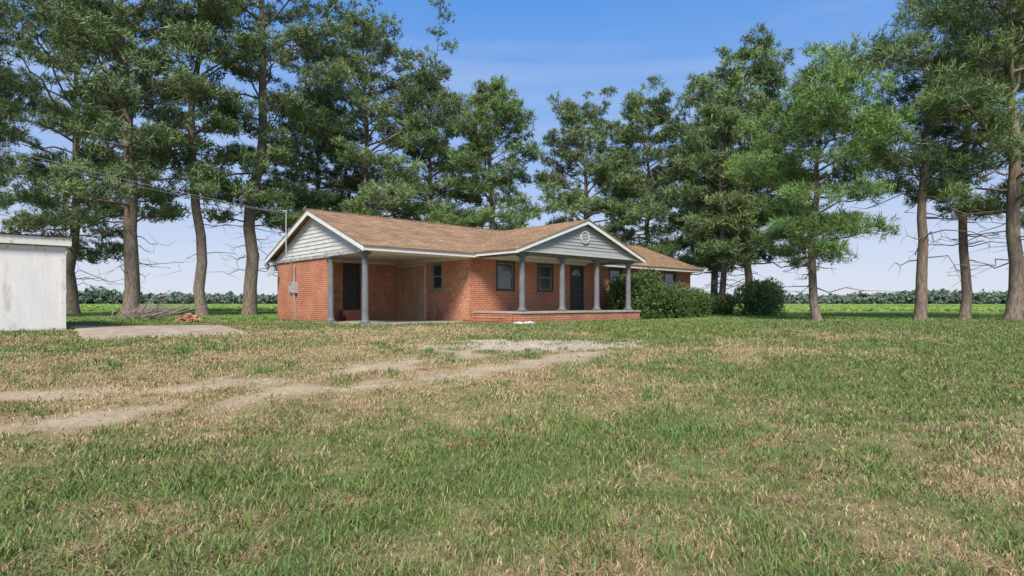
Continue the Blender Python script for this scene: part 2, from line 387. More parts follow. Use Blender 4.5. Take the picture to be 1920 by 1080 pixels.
for xx,yy in spots:
    m_=rs.randint(60,260); s_=.03+.10*rs.rand()
    cx.append(xx+rs.randn(m_)*s_*1.4); cy.append(yy+rs.randn(m_)*s_)
x=np.concatenate(cx); y=np.concatenate(cy); k=len(x)
col=np.stack([.48+.12*rs.rand(k),.32+.08*rs.rand(k),.19+.05*rs.rand(k)],-1)*(.65+.55*rs.rand(k))[:,None]
parts.append(blades('t',x,y,.018+.035*rs.rand(k),.003*(1+y*.15),col,rs,4.5))
K=60000
y=21+26*rs.rand(K); x=(rs.rand(K)*2-1)*(1.05*y)
lx_,ly_=to_local(x,y); ins=(lx_>-.2)&(lx_<21)&(ly_>-3)&(ly_<8)
x=x[~ins];y=y[~ins];k=len(x)
dry,_,_=masks(x,y); isd=rs.rand(k)<dry*.4
col=np.where(isd[:,None],np.array([.36,.31,.16]),np.array([.20,.31,.08]))*(.7+.6*rs.rand(k))[:,None]
parts.append(blades('f',x,y,.04+.04*rs.rand(k),.03+.03*rs.rand(k),col,rs,1.5))
Vg,Tg,Cg=join(parts)
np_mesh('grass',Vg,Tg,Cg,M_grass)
K=50000
y=52+170*rs.rand(K)**1.6; x=(rs.rand(K)*2-1)*(1.3*y)
row=np.round(y/.9)*.9; y=np.where(y<90,row+rs.randn(K)*.12,y)
k=K; col=np.stack([.22+.08*rs.rand(k),.33+.08*rs.rand(k),.08+.03*rs.rand(k)],-1)*(.75+.5*fbm(x,y,.05,2)[:,None])
hh=(.12+.14*rs.rand(k)); ww=.25+.25*rs.rand(k)+y*.004
v_,t_,c_=blades('cr',x,y,hh,ww,col,rs,.6)
np_mesh('crop_field',v_,t_,c_,M_grass)

# ------------------------------------------------------------ leaf/needle bakers
def nrm(a): return a/np.maximum(np.linalg.norm(a,axis=-1,keepdims=True),1e-9)
def bake(cen,axs,sc,tint,k,w,rs,bias=.8,root=.7):
    n_=len(cen)
    d=nrm(axs[:,None,:]*bias+rs.randn(n_,k,3)*.8)
    L=sc[:,None]*(.55+.55*rs.rand(n_,k))
    p=nrm(np.cross(d,rs.randn(n_,k,3)))
    W=(w*(.7+.6*rs.rand(n_,k)))[...,None]*(sc[:,None,None]/.4)
    c=cen[:,None,:]
    jit=rs.randn(n_,k,3)*sc[:,None,None]*.22
    v0=c+jit+p*W/2; v1=c+jit-p*W/2; v2=c+jit+d*L[...,None]
    V=np.stack([v0,v1,v2],2).reshape(-1,3)
    T=np.arange(n_*k*3).reshape(-1,3)
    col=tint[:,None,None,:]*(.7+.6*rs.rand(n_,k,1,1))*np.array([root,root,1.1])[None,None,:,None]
    return V,T,col.reshape(-1,3)

def pine(t):
    X,Y,H,cb,R,r0,seed,lnx,lny,dens,tn=t
    rs=np.random.RandomState(seed*13+1)
    root=empty('pine_tree',(X,Y,gz(X,Y)-.05),0)
    mb=MB(); npt=14
    wob=np.cumsum(rs.randn(npt+1,2)*.07*H/15,axis=0); wob[0]=0
    tp=[Vector((lnx*H*i/npt+wob[i,0],lny*H*i/npt+wob[i,1],H*.965*i/npt)) for i in range(npt+1)]
    P0=list(tp)
    rad=lambda f: r0*((1-f/npt)**.75*.92+.05)
    tr_=[rad(i)*(1.35 if i==0 else 1) for i in range(npt+1)]
    tp.insert(1,tp[0].lerp(tp[1],.3)); tr_.insert(1,r0*1.02)
    mb.tube(tp,tr_,12)
    def trunk(z):
        f=max(0,min(.999,z/(H*.965)))*npt; i=int(f)
        return P0[i].lerp(P0[i+1],f-i), rad(f)
    cen=[];axs=[];sc=[];tin=[]
    near=Y<30
    nb=int((36+2.1*(H-cb))*dens)
    az=rs.rand()*6.28
    for i in range(nb):
        v=(i+.8*rs.rand())/nb
        z=cb+(H-cb)*v*.98
        az+=2.399+rs.randn()*.5
        prof=math.sqrt(max(0,1-v**3.0))*(.76+.28*math.sin(math.pi*min(1,v*1.1)))
        L=R*max(.22,prof)*(.45+.62*rs.rand())
        if rs.rand()<.15: L*=1.15
        el=math.radians(3+v*46+rs.randn()*12)
        p0,rt=trunk(z)
        h=Vector((math.cos(az),math.sin(az),0)); pts=[];seg=7
        side=Vector((-h.y,h.x,0)); bend=rs.randn()*.15; kz=rs.randn(seg+1)*.035*L; kx=rs.randn(seg+1)*.035*L
        for q in range(seg+1):
            u=q/seg
            zz=L*(math.tan(el)*u*(1-.25*u)-.16*u*u*(1-v)+.12*u**3)
            pts.append(p0+h*(L*u)+side*(bend*L*u*u+kx[q]*min(1,u*2))+Vector((0,0,zz+kz[q]*min(1,u*2))))
        rb=min(rt*.5,.018+.014*L)
        mb.tube(pts,[rb*(1-.82*q/seg) for q in range(seg+1)],5)
        shade=.76+.48*rs.rand()
        ncl=max(2,int(2.0+L*1.35))
        for s_ in range(ncl):
            u=1 if s_==0 else .24+.72*(s_-.3*rs.rand())/ncl
            if u<.5 and rs.rand()<.35 and v<.75: continue
            f=u*seg; qi=min(seg-1,int(f)); bp_=pts[qi].lerp(pts[qi+1],f-qi)
            cr=(.40+.38*rs.rand())*(.78+.35*min(1,L/3))
            if s_==0: c0=bp_; 
            else:
                sg=1 if s_%2 else -1
                sl=(.35+.30*L*(1-.6*u))*(.5+.75*rs.rand())
                d=(side*sg*(.7+.5*rs.rand())+h*(.4+.5*rs.rand())+Vector((0,0,.1+.45*rs.rand()))).normalized()
                c0=bp_+d*sl
                mb.tube([bp_,bp_.lerp(c0,.5)+Vector((0,0,-.04*sl)),c0],[rb*.35+.004,rb*.2+.004,.006],3)
            nt_=int((7+24*cr*cr)*(1 if near else .85))
            csh=shade*(.78+.44*rs.rand())
            for w_ in range(nt_):
                q=rs.randn(3); q/=np.linalg.norm(q)+1e-6; rr=rs.rand()**.42
                o_=Vector((q[0]*cr*rr,q[1]*cr*rr,q[2]*cr*.58*rr+.08))
                c=c0+o_
                if w_<3: mb.tube([c0-Vector((0,0,.05)),c],[.009,.004],3)
                cen.append(tuple(c))
                a=o_*1.1/cr+Vector((0,0,.65)); axs.append(tuple(a))
                sc.append((.24+.14*rs.rand())*(1 if near else 1.15))
                tin.append(csh*(.8+.4*rs.rand()))
    for i in range(int(9+6*rs.rand())):
        z=cb*(.5+.65*rs.rand()); a=rs.rand()*6.28; p0,rt=trunk(z); L=R*(.3+.55*rs.rand())
        h=Vector((math.cos(a),math.sin(a),0)); pts=[p0]
        for q in range(1,5): pts.append(p0+h*L*q/4+Vector((rs.randn()*.06*L,rs.randn()*.06*L,-.12*L*(q/4)**1.5+rs.randn()*.05*L)))
        mb.tube(pts,[.03,.024,.018,.012,.006],4)
        for q in (2,3,4):
            d=Vector((rs.randn(),rs.randn(),rs.randn()*.4)).normalized()*L*.3
            mb.tube([pts[q],pts[q]+d],[.012,.004],3)
    mb.obj('trunk_and_limbs',M_bark,root,smooth=True)
    cen=np.array(cen);axs=np.array(axs);sc=np.array(sc);tin=np.array(tin)[:,None]
    basec=np.array([.175,.250,.105])*(1-min(tn,1)) + np.array([.18,.32,.08])*min(tn,1)
    hue=rs.rand(len(cen),1)
    tint=basec*tin*(1+np.array([.35,.08,-.1])*(hue-.4))
    k=19 if near else 13
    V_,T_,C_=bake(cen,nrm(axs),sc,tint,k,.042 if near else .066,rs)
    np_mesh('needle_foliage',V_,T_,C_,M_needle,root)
    return len(T_)
tot=0
for t in TREES: tot+=pine(t)
print('needles',tot,'grass',len(Tg))

# ------------------------------------------------------------ bushes
def bush(name,X,Y,rx,ry,hz,n_,seed,col,leaf=.07,lob=9):
    rs=np.random.RandomState(seed); root=empty(name,(X,Y,gz(X,Y)))
    L=[]
    for i in range(lob):
        a=rs.rand()*6.28; r=rs.rand()**.5*.6
        L.append((rx*r*math.cos(a),ry*r*math.sin(a),hz*(.35+.35*rs.rand()),rx*(.38+.2*rs.rand()),hz*(.28+.14*rs.rand())))
    L=np.array(L); idx=rs.randint(0,lob,n_); l=L[idx]
    d=nrm(rs.randn(n_,3)); rad=(.62+.46*rs.rand(n_))
    c=np.stack([l[:,0]+d[:,0]*l[:,3]*rad,l[:,1]+d[:,1]*l[:,3]*rad,l[:,2]+d[:,2]*l[:,4]*rad*1.15],-1)
    low=rs.rand(n_)<.2; c[low,2]*=rs.rand(low.sum())
    c[:,2]=np.abs(c[:,2])
    tint=np.array(col)[None]*(.65+.7*rs.rand(n_,1))
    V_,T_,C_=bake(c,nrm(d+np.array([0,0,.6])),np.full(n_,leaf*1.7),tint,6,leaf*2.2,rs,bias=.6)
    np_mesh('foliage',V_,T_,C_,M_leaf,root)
    mb=MB()
    for i in range(9):
        a=rs.rand()*6.28; mb.tube([(0,0,-.03),(rx*.25*math.cos(a),ry*.25*math.sin(a),hz*.4),(rx*.5*math.cos(a),ry*.5*math.sin(a),hz*.75)],[.03,.02,.008],5)
    mb.obj('stems',M_bark,root)
def hw(t,s): return HP.x+t*cu-s*su, HP.y+t*su+s*cu
bx,by=hw(13.2,-1.4); bush('green_bush',bx,by,1.35,1.25,2.25,5200,3,(.12,.20,.055))
bx,by=hw(15.8,-1.4); bush('green_bush',bx,by,1.35,1.1,1.6,4200,4,(.11,.19,.055))
bx,by=hw(18.1,-1.4); bush('green_bush',bx,by,1.45,1.1,1.5,4200,5,(.13,.22,.055))
bush('wild_shrub',14.6,34.5,1.4,1.3,2.1,3500,6,(.14,.22,.08),.08)
bush('wild_shrub',12.6,36,1.1,1.3,1.2,2000,8,(.15,.24,.08),.08)

# ------------------------------------------------------------ distant tree line
rs=np.random.RandomState(21); cen=[];tt=[]
for i in range(1000):
    aa=(i+rs.rand())/1000; a=math.radians(-78+156*aa); D=520+140*rs.rand()
    big=vn(np.array([aa*40]),np.array([3.]))[0]
    hh=(4+5*rs.rand())+9*big**2
    wd=4+7*rs.rand(); m_=34
    d=nrm(rs.randn(m_,3)); r=rs.rand(m_,1)**.4
    c=np.array([math.sin(a)*D,math.cos(a)*D,hh*.48])+d*r*np.array([wd,wd,hh*.52])
    c[:,2]=np.maximum(c[:,2],.3); cen.append(c); tt.append(np.full((m_,1),.75+.5*rs.rand()))
cen=np.concatenate(cen); tt=np.concatenate(tt); k=len(cen)
tint=np.array([.19,.25,.19])*tt*(.85+.3*rs.rand(k,1))  # distance haze mixed into the leaf colour as a paler grey-green
V_,T_,C_=bake(cen,np.tile([0,0,1.],(k,1)),np.full(k,2.4),tint,5,.45,rs,bias=.4)
np_mesh('distant_treeline',V_,T_,C_,M_dist)

# ------------------------------------------------------------ HOUSE
H=empty('brick_house',(HP.x,HP.y,0),HA)
EZ=2.65; SL=.38; PZ=2.68; PS=.353; PC=8.23; PW=3.85
def wall(name,o,u,nrmv,length,z0,z1,ops,mat):
    o=Vector((*o,0));u=Vector((*u,0));n_=Vector((*nrmv,0)); mb=MB()
    xs=sorted({0,length}|{v for q in ops for v in q[:2]}); zs=sorted({z0,z1}|{v for q in ops for v in q[2:4]})
    P=lambda a,z,d=0: o+u*a+n_*d+Vector((0,0,z))
    for i in range(len(xs)-1):
        for j in range(len(zs)-1):
            xm=(xs[i]+xs[i+1])/2; zm=(zs[j]+zs[j+1])/2
            if any(q[0]<xm<q[1] and q[2]<zm<q[3] for q in ops): continue
            mb.add([P(xs[i],zs[j]),P(xs[i+1],zs[j]),P(xs[i+1],zs[j+1]),P(xs[i],zs[j+1])],[(0,1,2,3)])
    for a,b_,c,d in ops:
        e=-.11
        mb.add([P(a,c),P(b_,c),P(b_,d),P(a,d),P(a,c,e),P(b_,c,e),P(b_,d,e),P(a,d,e)],[(0,1,5,4),(1,2,6,5),(2,3,7,6),(3,0,4,7)])
    return mb.obj(name,mat,H)
def fb(mb,o,u,n_,a0,a1,z0,z1,d0,d1):
    o=Vector((*o,0));u=Vector((*u,0));n_=Vector((*n_,0))
    P=[o+u*a+n_*d+Vector((0,0,z)) for z in (z0,z1) for a,d in ((a0,d0),(a1,d0),(a1,d1),(a0,d1))]
    mb.add(P,[(0,3,2,1),(4,5,6,7),(0,1,5,4),(1,2,6,5),(2,3,7,6),(3,0,4,7)])
def window(o,u,n_,a,b_,z0,z1,fm=None,sash=None):
    f=MB(); w=.085
    fb(f,o,u,n_,a,a+w,z0,z1,-.10,.012); fb(f,o,u,n_,b_-w,b_,z0,z1,-.10,.012)
    fb(f,o,u,n_,a+w,b_-w,z1-w,z1,-.10,.010); fb(f,o,u,n_,a+w,b_-w,z0,z0+w,-.10,.010)
    f.obj('window_frame',fm or M_frame,H,bevel=.004)
    s=MB(); w2=w+.04; zm=(z0+z1)/2
    fb(s,o,u,n_,a+w,a+w2,z0+w,z1-w,-.08,-.03); fb(s,o,u,n_,b_-w2,b_-w,z0+w,z1-w,-.08,-.03)
    fb(s,o,u,n_,a+w2,b_-w2,z1-w2,z1-w,-.08,-.032); fb(s,o,u,n_,a+w2,b_-w2,z0+w,z0+w2,-.08,-.032)
    fb(s,o,u,n_,a+w2,b_-w2,zm-.022,zm+.022,-.075,-.022)
    s.obj('window_sash',sash or M_sash,H)
    gm=MB(); fb(gm,o,u,n_,a+w,b_-w,z0+w,z1-w,-.085,-.07); gm.obj('window_glass',M_glass,H)
    sl=MB(); fb(sl,o,u,n_,a-.04,b_+.04,z0-.075,z0-.004,-.02,.045); sl.obj('window_sill',M_brick,H)
def door(o,u,n_,a,b_,z0,z1,glassy):
    f=MB(); w=.09
    fb(f,o,u,n_,a,a+w,z0,z1,-.10,.014); fb(f,o,u,n_,b_-w,b_,z0,z1,-.10,.014); fb(f,o,u,n_,a+w,b_-w,z1-w,z1,-.10,.011)
    f.obj('door_frame',M_frame,H,bevel=.004)
    d=MB(); fb(d,o,u,n_,a+w+.003,b_-w-.003,z0+.01,z1-w-.004,-.09,-.05)
    W=(b_-a-2*w); cx=(a+b_)/2; hgt=z1-z0
    for sx in (-1,1):
        for p0,p1 in ((.07,.36),(.42,.68)) + (() if glassy else ((.73,.88),)):
            c=cx+sx*W*.24
            fb(d,o,u,n_,c-W*.17,c+W*.17,z0+hgt*p0,z0+hgt*p1,-.06,-.040)
            fb(d,o,u,n_,c-W*.12,c+W*.12,z0+hgt*(p0+.025),z0+hgt*(p1-.025),-.05,-.034)
    d.obj('door_leaf',M_door,H,bevel=.004)
    if glassy:
        gl=MB(); base=z0+hgt*.77; r=W*.36
        o3=Vector((*o,0));u3=Vector((*u,0));n3=Vector((*n_,0))
        for k_ in range(5):
            a0=math.pi*(k_+.08)/5; a1=math.pi*(k_+.92)/5
            pts=[(r*.25,a0),(r,a0),(r,(a0+a1)/2),(r,a1),(r*.25,a1)]
            vs=[o3+u3*(cx+q*math.cos(an))+n3*(-.046)+Vector((0,0,base+q*math.sin(an))) for q,an in pts]
            gl.add(vs,[tuple(range(5))])
        gl.obj('door_fanlight',noisy('fanlight_glass',(.30,.34,.36),(.42,.46,.48),2,.15,0),H)
    kb=MB(); p=Vector((*o,0))+Vector((*u,0))*(b_-w-.07)+Vector((*n_,0))*(-.02)+Vector((0,0,z0+1.0))
    kb.tube([p-Vector((*n_,0))*.03,p,p+Vector((*n_,0))*.03],[.012,.028,.022],10); kb.obj('door_knob',M_metal,H,smooth=True)

FU=(1,0);FN=(0,-1)
wo=(4.49,0)
fo=[(1.37,2.40,1.24,2.46),(3.71,4.74,1.24,2.46),(5.82,6.80,.44,2.46),(8.69,9.77,1.24,2.46),(13.5,14.7,1.30,2.46)]
wall('front_wall',wo,FU,FN,16.21,-.1,EZ,fo,M_brick)
for i in (0,1,3,4): window(wo,FU,FN,*fo[i])
door(wo,FU,FN,*fo[2],True)
so=(4.49,5.37); SU=(0,-1); SN=(-1,0)
sops=[(2.78,3.62,1.26,2.44)]
wall('carport_side_wall',so,SU,SN,5.37,-.1,EZ,sops,M_brick2)
window(so,SU,SN,*sops[0],fm=M_sash)
pl=MB(); fb(pl,so,SU,SN,.03,1.18,.03,2.33,.004,.03); fb(pl,so,SU,SN,1.19,2.34,.03,2.34,.004,.032)
pl.obj('plywood_panel',M_ply,H)
pf=MB(); fb(pf,so,SU,SN,2.345,2.43,.03,2.42,.004,.04); fb(pf,so,SU,SN,.03,2.34,2.345,2.42,.004,.036); pf.obj('plywood_frame',M_cream,H)
bo=(0.2,5.37)
bops=[(1.70,2.52,.46,2.46)]
wall('carport_back_wall',bo,FU,FN,4.29,-.1,EZ,bops,M_brick2)
door(bo,FU,FN,*bops[0],False)
st=MB(); fb(st,bo,FU,FN,1.55,2.67,.0,.24,.003,.62); fb(st,bo,FU,FN,1.55,2.67,.242,.43,.003,.32); st.obj('carport_brick_step',M_brick2,H,bevel=.01)
wall('gable_end_wall',(0,7.6),(0,-1),(-1,0),4.74,-.1,2.52,[],M_brick)
sb=MB(); 
sb.add([(0,2.86,-.1),(.2,2.86,-.1),(.2,2.86,2.52),(0,2.86,2.52)],[(0,1,2,3)])
sb.add([(.2,2.86,-.1),(.2,5.37,-.1),(.2,5.37,2.52),(.2,2.86,2.52)],[(0,1,2,3)])
sb.obj('carport_stub_wall',M_brick,H)
wall('rear_wall',(20.7,7.6),(-1,0),(0,1),20.7,-.1,EZ,[(2,3,1.3,2.3),(7,8,1.3,2.3)],M_brick)
window((20.7,7.6),(-1,0),(0,1),2,3,1.3,2.3); window((20.7,7.6),(-1,0),(0,1),7,8,1.3,2.3)
wall('right_end_wall',(20.7,0),(0,1),(1,0),7.6,-.1,EZ,[],M_brick)
fz=MB(); 
i=0.0
while i<4.2:
    fb(fz,bo,FU,FN,i+.003,min(i+.147,4.28),2.465,2.60,.003,.02); i+=.15
fz.obj('carport_frieze',M_cream,H)
fz=MB(); i=0.03
while i<5.2:
    fb(fz,so,SU,SN,i+.003,i+.147,2.45,2.60,.006,.022); i+=.15
fz.obj('carport_frieze_side',M_cream,H)
cl_=MB(); i=.0
while i<4.45:
    cl_.box(i+.205 if i==0 else i+.002,min(i+.148,4.46),.06,5.34,2.605,2.62); i+=.15
cl_.obj('carport_ceiling',M_cream,H)
sf=MB(); sf.box(-.27,4.40,-.47,-.02,2.49,2.50); sf.box(12.1,21.17,-.47,-.003,2.49,2.50); sf.box(-.27,21.17,7.603,8.07,2.49,2.50)
sf.box(4.40,12.06,-2.77,-.003,2.60,2.61)
sf.obj('soffit',M_white,H)
fa=MB()
fa.beam((-.3,-.5,2.655),(4.55,-.5,2.655),(0,1,0),.03,.17)
fa.beam((11.95,-.5,2.655),(21.2,-.5,2.655),(0,1,0),.03,.17)
fa.beam((-.3,8.1,2.655),(21.2,8.1,2.655),(0,-1,0),.03,.17)
rz=EZ+SL*4.3
for X_,sd in ((-.33,1),(21.23,-1)):
    fa.beam((X_,-.53,EZ-.012),(X_,3.8,rz),(sd,0,0),.03,.19); fa.beam((X_,8.13,EZ-.012),(X_,3.8,rz),(sd,0,0),.03,.19)
pz=PZ+PS*PW
fa.beam((PC-PW-.03,-2.83,PZ-.01),(PC,-2.83,pz),(0,1,0),.03,.17); fa.beam((PC+PW+.03,-2.83,PZ-.01),(PC,-2.83,pz),(0,1,0),.03,.17)
fa.beam((PC-PW,-2.8,PZ),(PC-PW,-.47,PZ),(1,0,0),.03,.16); fa.beam((PC+PW,-2.8,PZ),(PC+PW,-.47,PZ),(-1,0,0),.03,.16)
fa.obj('white_fascia',M_white,H)
def slab(name,poly,th,mat):
    n_=len(poly); v=[Vector(p) for p in poly]; mb=MB()
    mb.add(v+[p-Vector((0,0,th)) for p in v],[tuple(range(n_)),tuple(range(2*n_-1,n_-1,-1))]+[(i,i+n_,(i+1)%n_+n_,(i+1)%n_) for i in range(n_)])
    return mb.obj(name,mat,H)
e_=.02
slab('roof_front_slope',[(-.35,-.55,EZ-.0),(21.25,-.55,EZ-.0),(21.25,3.8,rz+e_),(-.35,3.8,rz+e_)],.035,M_sh)
slab('roof_rear_slope',[(21.25,8.15,EZ),(-.35,8.15,EZ),(-.35,3.8,rz+e_),(21.25,3.8,rz+e_)],.035,M_sh)
vs_=lambda z:(z-EZ)/SL-.5
slab('portico_left_slope',[(PC-PW-.05,-2.86,PZ+.0),(PC,-2.86,pz+e_),(PC,vs_(pz)+.15,pz+e_),(PC-PW-.05,-.42,PZ+.0)][::-1],.035,M_sh2)
slab('portico_right_slope',[(PC+PW+.05,-2.86,PZ),(PC,-2.86,pz+e_),(PC,vs_(pz)+.15,pz+e_),(PC+PW+.05,-.42,PZ)],.035,M_sh2)
rc=MB(); rc.beam((-.35,3.72,rz+.035),(21.25,3.72,rz+.035),(0,1,0),.16,.03); rc.obj('ridge_cap',M_sh,H)
def siding(name,axis_,pos,c0,base,apexz,halfw,step,mat,outw,zb):
    mb=MB(); z=zb
    while z<apexz-.06:
        z1=min(z+step,apexz-.03)
        f0=max(0.02,halfw*(apexz-z)/(apexz-base)); f1=max(0.01,halfw*(apexz-z1)/(apexz-base))
        f0=min(f0,halfw); f1=min(f1,halfw)
        a,b_=outw*.034,outw*.006
        pts=[(-f0,z,a),(f0,z,a),(f1,z1,b_),(-f1,z1,b_),(-f0,z,0),(f0,z,0)]
        if axis_=='y': vs=[(pos+d,c0+p,q) for p,q,d in pts]
        else: vs=[(c0+p,pos+d,q) for p,q,d in pts]
        mb.add(vs,[(0,1,2,3),(0,4,5,1)]); z+=step
    return mb.obj(name,mat,H)
siding('gable_siding','y',-.005,3.8,EZ-.19,rz-.02,4.3*.985,.15,M_peel,-1,2.52)
siding('gable_siding_right','y',20.705,3.8,EZ-.19,rz-.02,4.3*.985,.15,M_peel,1,2.52)
gb=MB(); gb.box(-.06,.18,-.06,2.84,2.46,2.60); gb.box(-.07,-.008,2.84,7.65,2.44,2.56); gb.obj('carport_side_beam',M_peel2,H)
gb=MB(); gb.box(.18,4.45,-.06,.14,2.46,2.604); gb.obj('carport_front_beam',M_cream,H)
gb=MB(); gb.box(4.49,12.0,-.04,-.003,2.50,2.60); gb.box(12.0,20.7,-.04,-.003,2.47,2.488); gb.obj('wall_frieze_board',M_white,H)
siding('portico_gable_siding','x',-2.60,PC,PZ-.0,pz-.02,PW*.99,.13,M_gsid,-1,2.74)
pb=MB(); pb.box(4.75,11.72,-2.53,-2.27,2.50,2.598); pb.box(4.75,5.0,-2.268,-.05,2.50,2.598); pb.box(11.47,11.72,-2.268,-.05,2.50,2.598); pb.obj('portico_beam',M_grey,H)
pb=MB(); pb.box(4.45,12.01,-2.66,-2.605,2.615,2.735); pb.obj('portico_trim_board',M_gsid,H)
# round gable vent: pale ring, flat dark disc painting the shade behind, louvres
RX,RZ,r=PC,3.36,.26
ring=[(math.cos(2*math.pi*i/28),math.sin(2*math.pi*i/28)) for i in range(28)]
vt=MB()
vs=[(RX+a*r,-2.69,RZ+b_*r) for a,b_ in ring]+[(RX+a*r*.82,-2.69,RZ+b_*r*.82) for a,b_ in ring]+[(RX+a*r,-2.60,RZ+b_*r) for a,b_ in ring]+[(RX+a*r*.82,-2.645,RZ+b_*r*.82) for a,b_ in ring]
fs=[]
for i in range(28):
    k=(i+1)%28; fs+=[(i,k,28+k,28+i),(i,56+i,56+k,k),(28+i,28+k,84+k,84+i)]
vt.add(vs,fs)
for j in range(-3,4):
    z=j*r*.22; hw_=math.sqrt(max(0,(r*.82)**2-z*z))
    vt.add([(RX-hw_,-2.685,RZ+z-.018),(RX+hw_,-2.685,RZ+z-.018),(RX+hw_,-2.655,RZ+z+.012),(RX-hw_,-2.655,RZ+z+.012)],[(0,1,2,3)])
vt.obj('round_gable_vent',M_peel,H)
vb=MB(); vb.add([(RX+a*r*.83,-2.648,RZ+b_*r*.83) for a,b_ in ring],[tuple(range(28))]); vb.obj('vent_shade_disc',M_frame,H)
po=MB(); po.box(4.7,11.95,-2.65,-.003,-.1,.36); po.obj('porch_brick_base',M_brick,H)
po=MB(); po.box(4.66,11.99,-2.70,-.004,.362,.425); po.obj('porch_slab',M_conc,H,bevel=.01)
for i,(h_) in enumerate((.30,.20,.10)):
    s_=MB(); s_.box(4.655-.32*(i+1),4.655-.32*i-.004,-2.3,-.6,-.08,h_); s_.obj('porch_step',M_brick,H,bevel=.008)
    s_=MB(); s_.box(4.655-.32*(i+1)-.015,4.655-.32*i-.006,-2.31,-.59,h_+.002,h_+.03); s_.obj('porch_step_tread',M_brick2,H,bevel=.006)
def column(x_,y_,z0,z1,r):
    mb=MB(); q=r*1.42
    mb.box(x_-q,x_+q,y_-q,y_+q,z0,z0+.06); mb.box(x_-q,x_+q,y_-q,y_+q,z1-.05,z1)
    pr=[(r*1.35,z0+.061),(r*1.38,z0+.09),(r*1.3,z0+.12),(r*1.1,z0+.135),(r*1.02,z0+.16),(r,z0+.3)]
    for i in range(1,7):
        t=i/6; pr.append((r*(1-.13*t**1.5),z0+.3+(z1-z0-.55)*t))
    pr+=[(r*.87,z1-.20),(r*1.02,z1-.19),(r*1.02,z1-.165),(r*.9,z1-.155),(r*.92,z1-.11),(r*1.2,z1-.075),(r*1.28,z1-.051)]
    mb.lathe(x_,y_,pr,28); o=mb.obj('column',M_grey,H,smooth=True)
    for p in o.data.polygons:
        if p.index<12: p.use_smooth=False
for t in (5.02,7.17,9.28,11.45): column(t,-2.4,.425,2.50,.112)
column(.05,.04,.03,2.46,.115); column(.06,2.62,.03,2.46,.105)
cf=MB(); cf.box(-.35,4.47,-.6,5.365,-.08,.035); cf.obj('carport_floor_slab',M_conc,H,bevel=.01)
ms=MB(); ms.tube([(-.09,5.6,.9),(-.09,5.6,2.3),(-.42,5.6,2.45),(-.42,5.6,4.35)],[.025]*4,8)
ms.tube([(-.42,5.6,4.35),(-.42,5.6,4.42),(-.52,5.6,4.42),(-.56,5.6,4.33)],[.045,.05,.045,.03],8)
ms.box(-.16,-.003,5.45,5.72,1.15,1.6); ms.box(-.12,-.003,5.9,6.1,1.2,1.45)
ms.tube([(-.05,5.6,.0),(-.05,5.6,1.15)],[.015,.015],6)
ms.obj('meter_and_mast',M_metal,H)
dm=MB(); prof=[]
for j in range(6): prof.append((.05+.20*j/5,.05*(j/5)**2))
dm.lathe(0,0,prof[::-1],24)
do=dm.obj('satellite_dish',M_metal,H,smooth=True); do.location=(-.35,7.35,2.05); do.rotation_euler=(math.radians(10),math.radians(-65),0)
da=MB(); da.tube([(-.0,7.35,1.9),(-.22,7.35,1.9),(-.33,7.35,2.03)],[.02]*3,6); da.tube([(-.33,7.35,2.03),(-.6,7.3,1.95)],[.012,.012],5); da.obj('dish_arm',M_metal,H)

rk=MB(); rs=np.random.RandomState(4)
for i in range(26):
    cx_,cy_=hw(4.1+.8*rs.rand(),-2.7-.5*rs.rand()); r=.03+.07*rs.rand()
    vs=[]; 
    for j in range(5):
        for k_ in range(7):
            th=math.pi*j/4; ph=2*math.pi*k_/7; q=r*(.75+.4*rs.rand())
            vs.append((cx_+q*math.sin(th)*math.cos(ph)*1.3,cy_+q*math.sin(th)*math.sin(ph),r*.4+q*.7*math.cos(th)))
    rk.add(vs,[(j*7+k_,(j+1)*7+k_,(j+1)*7+(k_+1)%7,j*7+(k_+1)%7) for j in range(4) for k_ in range(7)])
rk.obj('rock_pile',M_rock)
K=1500; gx=.55+rs.randn(K)*1.5; gy=11.9+rs.randn(K)*.8; _,t1,g1=masks(gx,gy); kk=rs.rand(K)<g1*1.2; gx=gx[kk]; gy=gy[kk]; K=len(gx)
r=.010+.018*rs.rand(K); oct_=np.array([[1,0,0],[0,1,0],[-1,0,0],[0,-1,0],[0,0,.8],[0,0,-.8]],float)
vv=np.stack([gx,gy,g(gx,gy)+.004],-1)[:,None,:]+oct_[None]*r[:,None,None]*(.7+.6*rs.rand(K,6,1))
tri=np.array([[0,1,4],[1,2,4],[2,3,4],[3,0,4],[1,0,5],[2,1,5],[3,2,5],[0,3,5]])
cc=np.repeat((np.array([.58,.50,.39])*(.6+.5*rs.rand(K,1)))[:,None,:],6,1).reshape(-1,3)
np_mesh('gravel',vv.reshape(-1,3),(tri[None]+(np.arange(K)*6)[:,None,None]).reshape(-1,3),cc,M_dist)

n_=44; vs=[];fs=[]
rs=np.random.RandomState(8)
for j in range(n_+1):
    for i in range(n_+1):
        u=i/n_; v=j/n_
        a=np.array(PADQ[0])*(1-u)+np.array(PADQ[1])*u; b_=np.array(PADQ[3])*(1-u)+np.array(PADQ[2])*u
        p=a*(1-v)+b_*v
        ed=1 if (i in(0,n_) or j in (0,n_)) else 0
        p=p+ed*rs.randn(2)*.06
        vs.append((p[0],p[1],gz(p[0],p[1])+(.045 if not ed else .0)))
for j in range(n_):
    for i in range(n_):
        a=j*(n_+1)+i; fs.append((a,a+n_+1,a+n_+2,a+1))
mb=MB(); mb.add(vs,fs); mb.obj('concrete_pad',M_pad)

